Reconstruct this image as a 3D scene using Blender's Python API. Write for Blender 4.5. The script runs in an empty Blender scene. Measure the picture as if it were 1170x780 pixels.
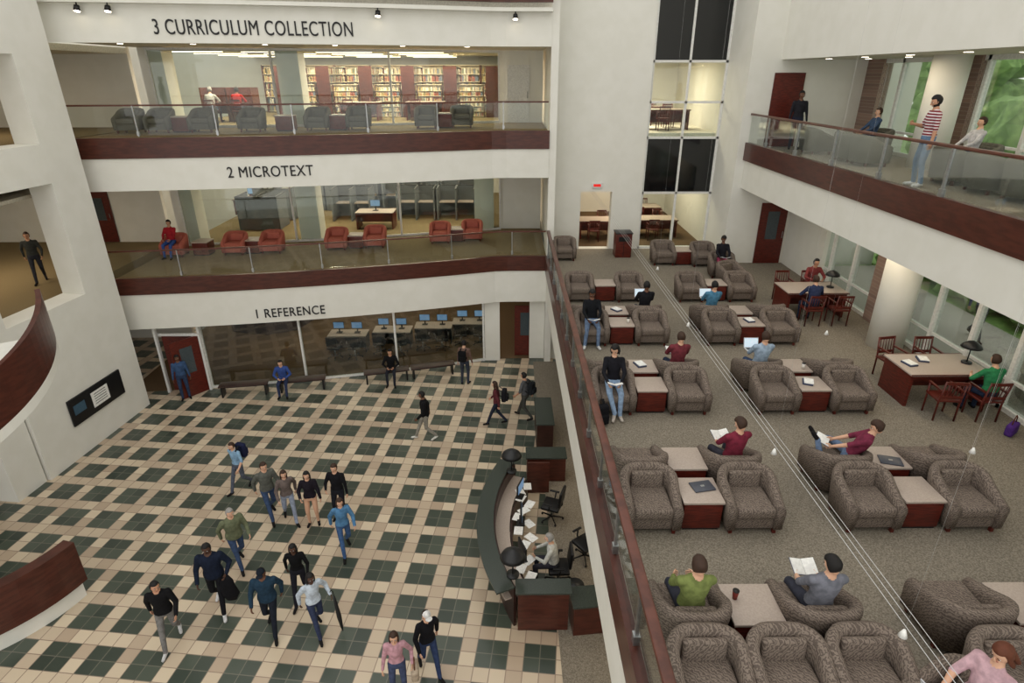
import bpy, bmesh, math, random
import numpy as np
from mathutils import Vector, Matrix
random.seed(4)
SC=bpy.context.scene
try:
    SC.view_settings.view_transform='Standard'; SC.view_settings.look='None'
except Exception: pass
# ---------------------------------------------------------------- materials
def lin(c):
    return tuple((x/255/12.92 if x/255<=.04045 else ((x/255+.055)/1.055)**2.4) for x in c)+(1,)
MC={}
def mat(n,rgb,rough=.6,rgb2=None,ns=20,metal=0,emit=0,bump=0,spec=.4,det=4,stretch=None):
    if n in MC: return MC[n]
    m=bpy.data.materials.new(n); m.use_nodes=True; T=m.node_tree; b=T.nodes['Principled BSDF']
    b.inputs['Base Color'].default_value=lin(rgb); b.inputs['Roughness'].default_value=rough
    b.inputs['Metallic'].default_value=metal
    b.inputs['Specular IOR Level'].default_value=spec
    tc=T.nodes.new('ShaderNodeTexCoord'); mp=T.nodes.new('ShaderNodeMapping'); nz=T.nodes.new('ShaderNodeTexNoise')
    nz.inputs['Scale'].default_value=ns; nz.inputs['Detail'].default_value=det
    if stretch: mp.inputs['Scale'].default_value=stretch
    T.links.new(tc.outputs['Object'],mp.inputs[0]); T.links.new(mp.outputs[0],nz.inputs['Vector'])
    if rgb2 is None: rgb2=tuple(int(x*.93) for x in rgb)
    cr=T.nodes.new('ShaderNodeValToRGB'); cr.color_ramp.elements[0].position=.38; cr.color_ramp.elements[1].position=.62
    cr.color_ramp.elements[0].color=lin(rgb); cr.color_ramp.elements[1].color=lin(rgb2)
    T.links.new(nz.outputs['Fac'],cr.inputs[0]); T.links.new(cr.outputs[0],b.inputs['Base Color'])
    if bump:
        bp=T.nodes.new('ShaderNodeBump'); bp.inputs['Strength'].default_value=bump; bp.inputs['Distance'].default_value=.01
        T.links.new(nz.outputs['Fac'],bp.inputs['Height']); T.links.new(bp.outputs[0],b.inputs['Normal'])
    if emit:
        b.inputs['Emission Color'].default_value=lin(rgb); b.inputs['Emission Strength'].default_value=emit
    MC[n]=m; return m
def glassmat(n,tint=(.95,.975,.965),refl=.1,k=.3):
    m=bpy.data.materials.new(n); m.use_nodes=True; T=m.node_tree
    for q in list(T.nodes):
        if q.type!='OUTPUT_MATERIAL': T.nodes.remove(q)
    out=[q for q in T.nodes][0]
    tr=T.nodes.new('ShaderNodeBsdfTransparent'); tr.inputs[0].default_value=tint+(1,)
    gl=T.nodes.new('ShaderNodeBsdfGlossy'); gl.inputs['Roughness'].default_value=.03
    lw=T.nodes.new('ShaderNodeLayerWeight'); lw.inputs[0].default_value=.25
    mu=T.nodes.new('ShaderNodeMath'); mu.operation='MULTIPLY_ADD'; mu.inputs[1].default_value=k; mu.inputs[2].default_value=refl*.3
    mx=T.nodes.new('ShaderNodeMixShader')
    T.links.new(lw.outputs['Fresnel'],mu.inputs[0]); T.links.new(mu.outputs[0],mx.inputs[0])
    T.links.new(tr.outputs[0],mx.inputs[1]); T.links.new(gl.outputs[0],mx.inputs[2]); T.links.new(mx.outputs[0],out.inputs[0])
    return m
def tilemat():
    m=bpy.data.materials.new('checker_tile'); m.use_nodes=True; T=m.node_tree; b=T.nodes['Principled BSDF']
    N=T.nodes.new; L=T.links.new
    tc=N('ShaderNodeTexCoord'); mp=N('ShaderNodeMapping'); mp.inputs['Rotation'].default_value=(0,0,math.radians(6.5))
    k=3/.97; mp.inputs['Scale'].default_value=(k,k,k); L(tc.outputs['Object'],mp.inputs[0])
    sp=N('ShaderNodeSeparateXYZ'); L(mp.outputs[0],sp.inputs[0])
    def M(op,a,bv=None,c=None):
        q=N('ShaderNodeMath'); q.operation=op
        for i,x in enumerate((a,bv,c)):
            if x is None: continue
            if isinstance(x,(int,float)): q.inputs[i].default_value=x
            else: L(x,q.inputs[i])
        return q.outputs[0]
    X,Y=sp.outputs[0],sp.outputs[1]
    def dk1(c): return M('GREATER_THAN',M('FRACT',M('DIVIDE',M('ADD',c,300.0),3.0)),.3333)
    dark=M('MULTIPLY',dk1(X),dk1(Y))
    def edge(c,s,w):
        f=M('FRACT',M('MULTIPLY',c,s)); d=M('MINIMUM',f,M('SUBTRACT',1.0,f)); return M('LESS_THAN',d,w)
    g1=M('MAXIMUM',edge(X,1,.03),edge(Y,1,.03))
    wn=N('ShaderNodeTexWhiteNoise'); wn.noise_dimensions='2D'
    cx=N('ShaderNodeCombineXYZ'); L(M('FLOOR',X),cx.inputs[0]); L(M('FLOOR',Y),cx.inputs[1]); L(cx.outputs[0],wn.inputs['Vector'])
    def mix(f,a,bb):
        q=N('ShaderNodeMix'); q.data_type='RGBA'; L(f,q.inputs[0])
        for i,x in ((6,a),(7,bb)):
            if isinstance(x,tuple): q.inputs[i].default_value=x
            else: L(x,q.inputs[i])
        return q.outputs[2]
    lt=mix(wn.outputs['Value'],lin((210,194,168)),lin((176,156,134)))
    dk=mix(wn.outputs['Value'],lin((54,63,55)),lin((76,84,73)))
    c=mix(dark,lt,dk)
    gcol=mix(dark,lin((146,126,110)),lin((108,106,94)))
    c=mix(g1,c,gcol)
    L(c,b.inputs['Base Color']); b.inputs['Roughness'].default_value=.28; b.inputs['Specular IOR Level'].default_value=.5
    return m
def brickmat(n):
    m=bpy.data.materials.new(n); m.use_nodes=True; T=m.node_tree; b=T.nodes['Principled BSDF']
    tc=T.nodes.new('ShaderNodeTexCoord'); mp=T.nodes.new('ShaderNodeMapping'); mp.inputs['Rotation'].default_value=(math.radians(90),0,math.radians(90))
    br=T.nodes.new('ShaderNodeTexBrick'); br.inputs['Scale'].default_value=5
    br.inputs['Color1'].default_value=lin((150,124,110)); br.inputs['Color2'].default_value=lin((126,104,94)); br.inputs['Mortar'].default_value=lin((160,150,140))
    T.links.new(tc.outputs['Object'],mp.inputs[0]); T.links.new(mp.outputs[0],br.inputs[0]); T.links.new(br.outputs[0],b.inputs['Base Color']); b.inputs['Roughness'].default_value=.9
    return m
def fabmat(n,c1,c2,sc=52):
    m=bpy.data.materials.new(n); m.use_nodes=True; T=m.node_tree; b=T.nodes['Principled BSDF']
    tc=T.nodes.new('ShaderNodeTexCoord'); w=T.nodes.new('ShaderNodeTexWave'); w.bands_direction='DIAGONAL'
    w.inputs['Scale'].default_value=sc/4; w.inputs['Distortion'].default_value=7; w.inputs['Detail'].default_value=1; w.inputs['Detail Scale'].default_value=2.0
    cr=T.nodes.new('ShaderNodeValToRGB'); cr.color_ramp.elements[0].position=.3; cr.color_ramp.elements[1].position=.65
    cr.color_ramp.elements[0].color=lin(c1); cr.color_ramp.elements[1].color=lin(c2)
    T.links.new(tc.outputs['Object'],w.inputs[0]); T.links.new(w.outputs['Fac'],cr.inputs[0]); T.links.new(cr.outputs[0],b.inputs['Base Color'])
    b.inputs['Roughness'].default_value=.9; b.inputs['Specular IOR Level'].default_value=.15
    return m
def stripemat(n,c1,c2,sc):
    m=bpy.data.materials.new(n); m.use_nodes=True; T=m.node_tree; b=T.nodes['Principled BSDF']
    tc=T.nodes.new('ShaderNodeTexCoord'); w=T.nodes.new('ShaderNodeTexWave'); w.bands_direction='Z'; w.inputs['Scale'].default_value=sc
    cr=T.nodes.new('ShaderNodeValToRGB'); cr.color_ramp.interpolation='CONSTANT'; cr.color_ramp.elements[1].position=.6
    cr.color_ramp.elements[0].color=lin(c1); cr.color_ramp.elements[1].color=lin(c2)
    T.links.new(tc.outputs['Object'],w.inputs[0]); T.links.new(w.outputs['Fac'],cr.inputs[0]); T.links.new(cr.outputs[0],b.inputs['Base Color']); b.inputs['Roughness'].default_value=.9
    return m
WALL=mat('wall_paint',(226,225,217),.7,(222,221,212),2)
CEIL=mat('ceiling_paint',(225,221,206),.8)
TILE=tilemat()
CARP=mat('carpet_gray',(143,135,121),.95,(110,103,92),45,det=6,spec=.1)
CARP2=mat('carpet_olive',(138,122,92),.95,(114,101,76),40,spec=.1)
CARP3=mat('carpet_brown',(108,88,66),.95,(88,72,54),60,spec=.1)
WOODR=mat('wood_cherry',(98,36,26),.35,(74,26,19),6,stretch=(1,1,6))
WOODB=mat('wood_band',(82,42,32),.3,(66,33,25),3,stretch=(1,1,5))
WOODD=mat('wood_rail',(96,54,42),.35,(76,42,32),5,stretch=(1,1,5))
WOODK=mat('wood_dark_panel',(58,36,30),.35,(44,28,24),5,stretch=(1,1,5))
LAM=mat('laminate_top',(176,162,150),.4,(166,152,141),40)
STEEL=mat('steel',(170,172,172),.3,metal=.9)
DARKM=mat('dark_metal',(30,31,33),.4)
BLACK=mat('black_plastic',(16,16,18),.45)
WHITEP=mat('white_paint_frame',(228,228,224),.5)
PAPER=mat('paper_white',(240,240,236),.7)
CABLE=mat('cable_gray',(200,200,198),.5)
GLASS=glassmat('rail_glass')
WGL=glassmat('window_glass',(.88,.92,.9),.15,.3)
DGL=mat('dark_glass',(10,13,15),.08,(14,16,18),2,spec=.6)
BRICK=brickmat('brick')
FAB=fabmat('armchair_fabric',(92,82,75),(126,114,104))
FABP=fabmat('armchair_fabric_salmon',(160,84,72),(184,108,92))
FABG=fabmat('armchair_fabric_green',(84,84,76),(112,110,100))
GRANITE=mat('granite_dark',(66,74,68),.25,(48,54,50),60)
GRASS=mat('grass',(140,172,100),.95,(112,148,80),8)
LEAF=mat('leaves',(150,182,112),.9,(98,134,70),3)
BARK=mat('bark',(92,74,56),.9)
LITE=mat('lamp_glow',(255,240,214),.5,emit=9)
LITE2=mat('fluorescent_glow',(255,236,204),.5,emit=5)
SCR=mat('screen_glow',(92,124,160),.4,(120,150,180),3,emit=.7)
CUB=mat('cubicle_fabric',(104,108,110),.9,(92,96,98),30)
CONC=mat('concrete',(190,186,178),.85)
# ---------------------------------------------------------------- mesh builder
class MB:
    def __init__(s): s.V=[];s.F=[];s.M=[];s.S=[];s.mats=[]
    def mi(s,m):
        if m not in s.mats: s.mats.append(m)
        return s.mats.index(m)
    def add(s,vs,fs,m,M=None,smooth=False):
        o=len(s.V); 
        if M is not None: vs=[tuple(M@Vector(v)) for v in vs]
        s.V+= [tuple(v) for v in vs]; i=s.mi(m)
        s.F+=[tuple(o+j for j in f) for f in fs]; s.M+=[i]*len(fs); s.S+=[smooth]*len(fs)
        return s
    def box(s,c,d,m,rz=0,bev=0,rx=0,ry=0):
        vs,fs=boxdata(d,bev); M=Matrix.Translation(c)@Matrix.Rotation(rz,4,'Z')@Matrix.Rotation(ry,4,'Y')@Matrix.Rotation(rx,4,'X')
        return s.add(vs,fs,m,M,bev>0)
    def bb(s,x0,x1,y0,y1,z0,z1,m,bev=0): return s.box(((x0+x1)/2,(y0+y1)/2,(z0+z1)/2),(x1-x0,y1-y0,z1-z0),m,0,bev)
    def loft(s,P,RX,RY,m,n=12,ref=(1,0,0),smooth=True,M=None):
        vs,fs=loft(P,RX,RY,n,ref); return s.add(vs,fs,m,M,smooth)
    def cyl(s,p0,p1,r0,m,r1=None,n=16,smooth=True,M=None):
        r1=r0 if r1 is None else r1
        return s.loft([p0,p1],[r0,r1],[r0,r1],m,n,(1,0,0) if abs(p1[0]-p0[0])<abs(p1[2]-p0[2])+abs(p1[1]-p0[1]) else (0,1,0),smooth,M)
    def ell(s,c,r,m,n=12,k=8,M=None):
        vs=[];fs=[]
        for i in range(1,k):
            t=math.pi*i/k
            for j in range(n):
                a=2*math.pi*j/n; vs.append((c[0]+r[0]*math.sin(t)*math.cos(a),c[1]+r[1]*math.sin(t)*math.sin(a),c[2]+r[2]*math.cos(t)))
        vs.append((c[0],c[1],c[2]+r[2])); vs.append((c[0],c[1],c[2]-r[2])); T=len(vs)-2
        for i in range(k-2):
            for j in range(n): fs.append((i*n+j,(i+1)*n+j,(i+1)*n+(j+1)%n,i*n+(j+1)%n))
        for j in range(n): fs.append((T,j,(j+1)%n)); fs.append((T+1,(k-2)*n+(j+1)%n,(k-2)*n+j))
        return s.add(vs,fs,m,M,True)
    def prism(s,poly,z0,z1,m,smooth=False):
        n=len(poly); vs=[(x,y,z0) for x,y in poly]+[(x,y,z1) for x,y in poly]
        fs=[tuple(range(n))[::-1],tuple(range(n,2*n))]+[(i,(i+1)%n,n+(i+1)%n,n+i) for i in range(n)]
        return s.add(vs,fs,m)
    def strip(s,pts,z0,z1,th,m,side=1):
        n=len(pts); off=[]
        for i in range(n):
            a=Vector(pts[max(i-1,0)]); b=Vector(pts[min(i+1,n-1)]); d=(b-a).normalized(); off.append((pts[i][0]-d.y*th*side,pts[i][1]+d.x*th*side))
        Z0=z0 if isinstance(z0,list) else [z0]*n; Z1=z1 if isinstance(z1,list) else [z1]*n
        vs=[];fs=[]
        for i in range(n): vs+=[(*pts[i],Z0[i]),(*pts[i],Z1[i]),(*off[i],Z1[i]),(*off[i],Z0[i])]
        for i in range(n-1):
            for j in range(4): fs.append((i*4+j,i*4+(j+1)%4,(i+1)*4+(j+1)%4,(i+1)*4+j))
        fs.append((0,1,2,3)); q=(n-1)*4; fs.append((q+3,q+2,q+1,q))
        return s.add(vs,fs,m)
    def mesh(s,name):
        me=bpy.data.meshes.new(name); me.from_pydata(s.V,[],s.F)
        for m in s.mats: me.materials.append(m)
        me.polygons.foreach_set('material_index',s.M); me.polygons.foreach_set('use_smooth',s.S)
        me.update()
        bm=bmesh.new(); bm.from_mesh(me); bmesh.ops.recalc_face_normals(bm,faces=bm.faces); bm.to_mesh(me); bm.free()
        return me
    def obj(s,name,loc=(0,0,0),rz=0): return inst(s.mesh(name),name,loc,rz)
def inst(me,name,loc=(0,0,0),rz=0,sc=1):
    o=bpy.data.objects.new(name,me); o.location=loc; o.rotation_euler=(0,0,rz)
    if sc!=1: o.scale=(sc,)*3
    SC.collection.objects.link(o); return o
_bc={}
def boxdata(d,bev):
    k=(tuple(round(x,4) for x in d),bev)
    if k in _bc: return _bc[k]
    bm=bmesh.new(); bmesh.ops.create_cube(bm,size=1)
    for v in bm.verts: v.co=Vector((v.co.x*d[0],v.co.y*d[1],v.co.z*d[2]))
    if bev: bmesh.ops.bevel(bm,geom=list(bm.edges),offset=bev,segments=3,profile=.5,affect='EDGES')
    bm.verts.index_update(); r=([tuple(v.co) for v in bm.verts],[tuple(v.index for v in f.verts) for f in bm.faces]); bm.free(); _bc[k]=r; return r
def loft(P,RX,RY,n=12,ref=(1,0,0)):
    P=[Vector(p) for p in P]; vs=[];fs=[]; ref=Vector(ref)
    for i,p in enumerate(P):
        d=(P[min(i+1,len(P)-1)]-P[max(i-1,0)]).normalized()
        x=(ref-d*ref.dot(d))
        if x.length<1e-4: x=Vector((0,1,0))-d*d.y
        x.normalize(); y=d.cross(x)
        for j in range(n):
            a=2*math.pi*j/n; vs.append(tuple(p+x*RX[i]*math.cos(a)+y*RY[i]*math.sin(a)))
    for i in range(len(P)-1):
        for j in range(n): fs.append((i*n+j,i*n+(j+1)%n,(i+1)*n+(j+1)%n,(i+1)*n+j))
    fs.append(tuple(range(n))[::-1]); q=(len(P)-1)*n; fs.append(tuple(range(q,q+n)))
    return vs,fs
def capsule(p0,p1,r0,r1,n=12):
    p0=Vector(p0);p1=Vector(p1); d=(p1-p0).normalized(); P=[];R=[]
    for a in (85,55,25,0): P.append(p0-d*r0*math.sin(math.radians(a))); R.append(r0*math.cos(math.radians(a)))
    for a in (0,25,55,85): P.append(p1+d*r1*math.sin(math.radians(a))); R.append(r1*math.cos(math.radians(a)))
    ref=(1,0,0) if abs(d.x)<.8 else (0,0,1)
    return loft(P,R,R,n,ref)
# ---------------------------------------------------------------- room shell
ZM=4.35; ZL=8.85; ZR=8.45
def ey(x,off=0):
    if x<=-.3:
        s=(x+13.1)/12.8; return 19.29+1.214*s+1.496*s*s+off
    return 22.0+off
def arc(x0,x1,off=0,n=30):
    return [(x0+(x1-x0)*i/n,ey(x0+(x1-x0)*i/n,off)) for i in range(n+1)]
MB().bb(-24,14,-6,36,-.3,0,TILE).obj('floor')
MB().bb(1.05,6,0,21.99,0.001,.012,CARP).obj('floor_carpet_desk')
b=MB(); b.prism(arc(-14,1.5,.32)+[(1.5,35.8),(-14,35.8)],0.001,.014,CARP3); b.obj('floor_carpet_reference')
def level(zf,zbt,zbb,zw,x0,nm,carp):
    b=MB(); b.prism(arc(x0,1.5)+[(1.5,35.8),(x0,35.8)],zw,zf,CEIL); b.obj('floor_slab_'+nm)
    MB().strip(arc(x0,1.5,-.03),zw+.0,zbb,.03,WALL,1).obj('trim_fascia_'+nm)
    MB().strip(arc(x0,1.5,-.07),zbb,zbt,.12,WOODB,1).obj('trim_wood_band_'+nm)
    MB().prism(arc(x0,1.5,.06)+[(1.5,35.8),(x0,35.8)],zf+.001,zf+.012,carp).obj('floor_carpet_'+nm)
level(ZM,4.45,3.88,2.62,-13.3,'microtext',CARP2)
level(ZL,8.93,8.32,7.33,-13.6,'curriculum',CARP2)
b=MB(); b.prism(arc(-13.6,1.5)+[(1.5,35.8),(-13.6,35.8)],11.62,13.2,CEIL); b.obj('ceiling_curriculum')
MB().strip(arc(-13.6,1.5,-.03),11.55,12.55,.03,WALL,1).obj('trim_fascia_upper')
MB().strip(arc(-13.6,1.5,-.3),12.55,12.66,.3,WALL,1).strip(arc(-13.6,1.5,-.34),12.8,13.4,.12,WOODB,1).obj('trim_wood_band_upper')
MB().bb(-24,8,35.8,36,0,18,WALL).obj('wall_back')
def rail(pts,zf,h,nm,every=1.45,wood=WOODD,base=.06):
    b=MB(); b.strip(pts,zf+base,zf+h-.04,.014,GLASS)
    b.strip([(x,y-.02) for x,y in pts],zf+h-.05,zf+h,.055,wood)
    acc=every
    for i in range(len(pts)-1):
        a=Vector(pts[i]);c=Vector(pts[i+1]); seg=(c-a).length; t=every-acc
        while t<seg:
            q=a+(c-a)*(t/seg); ang=math.atan2((c-a).y,(c-a).x)
            b.box((q.x,q.y,zf+h/2),(.03,.05,h-.06),STEEL,ang); b.box((q.x,q.y,zf+.12),(.07,.08,.12),STEEL,ang); t+=every
        acc=(seg-(t-every))
    b.obj(nm)
rail(arc(-13.3,1.45,.02,24),4.45,.95,'glass_balustrade',2.3)
rail(arc(-13.6,1.45,.02,24),8.93,.95,'glass_balustrade',2.3)
XB=23.3
b=MB()
b.bb(1.5,2.85,XB,XB+.4,0,19,WALL).bb(2.85,4.05,XB,XB+.4,6.6,19,WALL).bb(2.85,4.05,XB,XB+.4,0,4.35,WALL).bb(4.05,5.2,XB,XB+.4,0,19,WALL)
b.bb(1.5,1.75,22.0,XB,0,19,WALL); b.bb(5.2,7.9,XB,XB+.4,0,4.35,WALL); b.obj('wall_pier')
MB().bb(7.9,8.1,21.3,XB+.4,0,19,WALL).bb(8.1,13.5,21.3,21.5,0,19,WALL).obj('wall_far_right')
b=MB()
for x in (5.2,6.5,7.82): b.bb(x,x+.08,XB+.1,XB+.22,4.35,19,WHITEP)
for z in (4.35,6.5,8.52,9.75,11.1,13.2,15.4,17.6): b.bb(5.2,7.9,XB+.1,XB+.22,z,z+.08,WHITEP)
b.bb(5.2,7.9,XB+.14,XB+.17,6.55,8.52,DGL).bb(5.2,7.9,XB+.14,XB+.17,11.15,19,DGL)
b.bb(5.2,7.9,XB+.14,XB+.16,4.4,6.5,WGL).bb(5.2,7.9,XB+.14,XB+.16,8.6,11.1,WGL)
b.obj('window_1')
MB().bb(1.75,8.0,XB+.41,35.7,8.0,8.7,CEIL).bb(1.75,8.0,XB+.41,35.7,4.1,4.35,CARP3).bb(1.75,8.0,XB+.41,35.7,11.3,11.6,CEIL).bb(8.0,8.2,XB+.41,35.7,4,12,WALL).bb(1.6,1.75,XB+.41,35.7,4,12,WALL).bb(1.75,8,30.5,30.7,4.35,12,WALL).obj('wall_stack_room')
MB().bb(1.55,10.4,-.5,XB,2.62,4.35,CEIL).obj('floor_slab_mezzanine')
MB().bb(1.62,10.2,-.5,XB,4.351,4.362,CARP).obj('floor_carpet_mezzanine')
MB().bb(1.50,1.55,-.5,21.98,2.62,3.88,WALL).obj('trim_fascia_mezzanine')
MB().bb(1.44,1.58,-.5,21.9,3.88,4.46,WOODB).obj('trim_wood_band_mezzanine')
b=MB(); b.bb(1.52,1.535,0,21.9,4.46,5.34,GLASS)
b.bb(1.47,1.60,-.4,21.95,5.36,5.43,WOODD,.015)
y=.6
while y<21.9:
    b.bb(1.51,1.55,y-.03,y+.03,4.4,5.36,STEEL); b.bb(1.49,1.57,y-.05,y+.05,4.46,4.6,STEEL); y+=1.5
b.obj('glass_balustrade')
MB().bb(6.0,6.2,0,22.3,0,2.62,WALL).bb(1.75,6,22.3,22.5,0,2.62,WALL).obj('wall_under_mezzanine')
for yy in (6.2,12.5,18.8): MB().cyl((4.6,yy,0.012),(4.6,yy,2.62),.3,WALL,n=28).obj('column')
def winwall(X,y0,y1,z0,z1,nm,step,bricks):
    b=MB(); b.bb(X,X+.14,y0,y1,z0,z0+.1,WHITEP).bb(X,X+.14,y0,y1,z1-.12,z1,WHITEP)
    y=y0
    while y<=y1+.01: b.bb(X,X+.14,y-.05,y+.05,z0,z1,WHITEP); y+=step
    b.bb(X+.03,X+.11,y0,y1,z0+.62,z0+.68,WHITEP)
    b.bb(X+.06,X+.075,y0,y1,z0+.1,z1-.1,WGL)
    b.obj(nm)
    for i,(a,c) in enumerate(bricks): MB().bb(X-.06,X+.25,a,c,z0,z1,BRICK).obj('wall_brick_panel')
winwall(10.2,-.4,21.3,4.36,7.08,'window_2',1.24,[(14.6,15.8),(8.9,9.6)])
MB().bb(10.12,10.3,18.6,21.3,4.363,7.08,WALL).obj('wall_beside_window')
winwall(11.8,4,21.3,8.46,11.15,'window_3',1.72,[(16.2,17.6),(20.4,21.3)])
MB().bb(8.25,12.1,-.5,21.3,7.08,8.45,CEIL).obj('floor_slab_right_balcony')
MB().bb(8.3,11.8,-.5,21.3,8.451,8.462,CARP).obj('floor_carpet_right_balcony')
MB().bb(8.2,8.25,-.5,21.3,7.08,8.02,WALL).obj('trim_fascia_right')
MB().bb(8.13,8.27,-.5,21.3,8.02,8.6,WOODB).obj('trim_wood_band_right')
b=MB(); b.bb(8.2,8.215,-.4,21.25,8.6,9.45,GLASS); b.bb(8.16,8.25,-.4,21.28,9.47,9.53,WOODD,.012)
y=.9
while y<21.2: b.bb(8.19,8.23,y-.03,y+.03,8.5,9.47,STEEL); b.bb(8.17,8.25,y-.05,y+.05,8.6,8.74,STEEL); y+=2.1
b.obj('glass_balustrade')
MB().bb(8.9,9.1,-.5,21.3,11.15,19,WALL).obj('wall_upper_right')
b=MB(); b.bb(9.1,12.1,-.5,21.3,11.15,11.5,CEIL); b.obj('ceiling_right')
DLM=MB().cyl((0,0,-.012),(0,0,-.001),.09,LITE,n=16).cyl((0,0,-.008),(0,0,-.001),.12,WHITEP,n=16).mesh('recessed_downlight')
for y in (6,8,10,12,14,16,18,20):
    for x in (9.8,11.0): inst(DLM,'recessed_downlight',(x,y,11.15))
for y in (10,13,16,19):
    inst(DLM,'recessed_downlight',(9.2,y,7.08))
for z,off in ((11.62,2.2),(7.33,2.2)):
    for x in (-12.4,-10.2,-8,-5.8,-3.6,-1.4): inst(DLM,'recessed_downlight',(x,ey(x,off),z))
FLM=MB().bb(-1.1,1.1,-.12,.12,-.1,-.001,WHITEP).bb(-1.08,1.08,-.1,.1,-.115,-.1,LITE2).mesh('fluorescent_fixture')
for y in (25.6,28.0,30.3,32.6): 
    for x in (-12,-9.2,-6.4,-3.6): inst(FLM,'fluorescent_fixture',(x,y+(x+12)*.12,11.62))
for x,y in ((11.0,16.2),): MB().cyl((x,y,8.463),(x,y,11.15),.42,WALL,n=32).obj('column')
for x,y in ((9.65,13.9),(9.65,6.2)): MB().cyl((x,y,4.363),(x,y,7.08),.42,WALL,n=32).obj('column')
A0=Vector((-13.18,14.3)); A1=Vector((-12.72,18.7)); dr=(A1-A0).normalized()
def tower(b,s0,s1,z0,z1,m=WALL,th=.75,off=0):
    p=A0+dr*s0; q=A0+dr*s1; n=Vector((-dr.y,dr.x)); p=p-n*off;q=q-n*off
    return b.prism([tuple(p),tuple(q),tuple(q+n*th),tuple(p+n*th)],z0,z1,m)
b=MB(); tower(b,0,4.4,0,4.6); tower(b,0,.3,4.6,7.9); tower(b,3.1,4.4,4.6,7.9); tower(b,0,4.4,7.9,8.95)
tower(b,0,.3,8.95,11.2); tower(b,3.1,4.4,8.95,11.2); tower(b,0,4.4,11.2,19); b.obj('wall_left')
b=MB(); tower(b,-6,-1.05,7.9,8.95); tower(b,-6,-1.05,2.6,4.6); tower(b,-1.0,-.05,0,19,th=.7,off=-.1); b.obj('wall_left_near')
for z in (4.35,8.85):
    MB().bb(-24,-13.95,6,24.6,z-.5,z,CARP2).obj('floor_left_corridor')
MB().bb(-24,-13.95,6,24.6,7.4,7.5,CEIL).bb(-24,-13.95,6,24.6,11.4,11.6,CEIL).obj('ceiling_left')
MB().bb(-24,-23.8,0,36,0,18,WALL).bb(-24,-14,24.6,24.8,0,18,WALL).obj('wall_corridor')
def glaz(off,z0,z1,x0,x1,nm,step=3.4,mul=WHITEP):
    b=MB(); pts=arc(x0,x1,off,16); b.strip(pts,z0+.08,z1-.08,.012,WGL); b.strip(pts,z0,z0+.09,.06,mul); b.strip(pts,z1-.1,z1,.06,mul)
    x=x0
    while x<=x1+.01: b.bb(x-.035,x+.035,ey(x,off)-.04,ey(x,off)+.06,z0,z1,mul); x+=step
    b.obj(nm)
glaz(.3,.015,2.62,-11.0,-.9,'window_4',3.35)
glaz(4.6,4.363,7.33,-12.9,-.3,'window_5',4.2)
glaz(4.6,8.863,11.6,-12.9,-.3,'window_6',4.2)
for z0,z1 in ((4.363,7.33),(8.863,11.6)):
    for x in (-12.9,-8.2,-1.0) if z0<5 else (-12.9,-8.2):
        MB().bb(x-.42,x+.42,ey(x,4.65)+.15,ey(x,4.65)+.95,z0,z1,WALL).obj('column')
    MB().bb(-.3,1.5,26.8,27,z0,z1,WALL).obj('wall_corridor_end')
MB().bb(-.9,-.3,22.1,22.5,0.015,2.62,WALL).bb(.9,1.49,22.3,22.5,0.015,2.62,WALL).obj('wall_reference_side')
def sign(txt,xc,zc,h,nm,sx=.93,off=-.05):
    cu=bpy.data.curves.new('t','FONT'); cu.body=txt; cu.size=h*1.42; cu.extrude=.012; cu.offset=0; cu.align_x='CENTER'; cu.space_character=1.08
    to=bpy.data.objects.new('t',cu); SC.collection.objects.link(to); bpy.context.view_layer.update()
    dg=bpy.context.evaluated_depsgraph_get(); me=bpy.data.meshes.new_from_object(to.evaluated_get(dg))
    bpy.data.objects.remove(to)
    for v in me.vertices:
        X=xc+v.co.x*sx; Z=zc+v.co.y; D=v.co.z; v.co=(X,ey(X,off)-D,Z)
    me.materials.clear(); me.materials.append(BLACK); inst(me,nm)
sign('3 CURRICULUM COLLECTION',-7.45,11.78,.4,'sign_curriculum_collection',.68)
sign('2 MICROTEXT',-7.65,7.68,.34,'sign_microtext',.8)
sign('1 REFERENCE',-7.75,2.82,.33,'sign_reference',.8)
# ---------------------------------------------------------------- furniture prototypes
def armchair_mesh(f,nm):
    b=MB(); pts=[(-.36,.37),(-.36,.2),(-.36,.02),(-.36,-.12)]
    for i in range(1,7): a=math.radians(180+15*i); pts.append((-.12+.24*math.cos(a),-.12+.24*math.sin(a)))
    pts=pts+[(-x,y) for x,y in pts[::-1]]
    n=len(pts); vs=[];fs=[]
    prof=[(-.065,.1),(-.075,-.1),(-.055,-.03),(0,0),(.055,-.03),(.075,-.1),(.055,.1)]
    for i,(x,y) in enumerate(pts):
        a=Vector(pts[max(i-1,0)]);c=Vector(pts[min(i+1,n-1)]);d=(c-a).normalized(); N=Vector((d.y,-d.x))
        if N.dot(Vector((x,y)))<0: N=-N
        q=max(0,min(1,(.3-y)/.66)); h=.57+.22*(q*q*(3-2*q)); lean=.05*q
        if i in (0,n-1): h-=.05
        for k,(o,z) in enumerate(prof):
            zz=.1 if k in (0,6) else h+z; p=Vector((x,y))+N*(o+lean*(zz-.1)/.8)
            vs.append((p.x,p.y,zz))
    K=len(prof)
    for i in range(n-1):
        for k in range(K): fs.append((i*K+k,i*K+(k+1)%K,(i+1)*K+(k+1)%K,(i+1)*K+k))
    fs.append(tuple(range(K))); fs.append(tuple(range((n-1)*K,n*K))[::-1])
    b.add(vs,fs,f,None,True)
    b.box((0,.05,.385),(.585,.67,.17),f,0,.05); b.box((0,.02,.2),(.6,.62,.2),f,0,.01)
    b.box((0,-.25,.55),(.5,.1,.34),f,0,.045,rx=.12)
    for x in (-.33,.33):
        for y in (-.22,.3): b.box((x,y,.05),(.05,.05,.1),WOODR)
    return b.mesh(nm)
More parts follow.
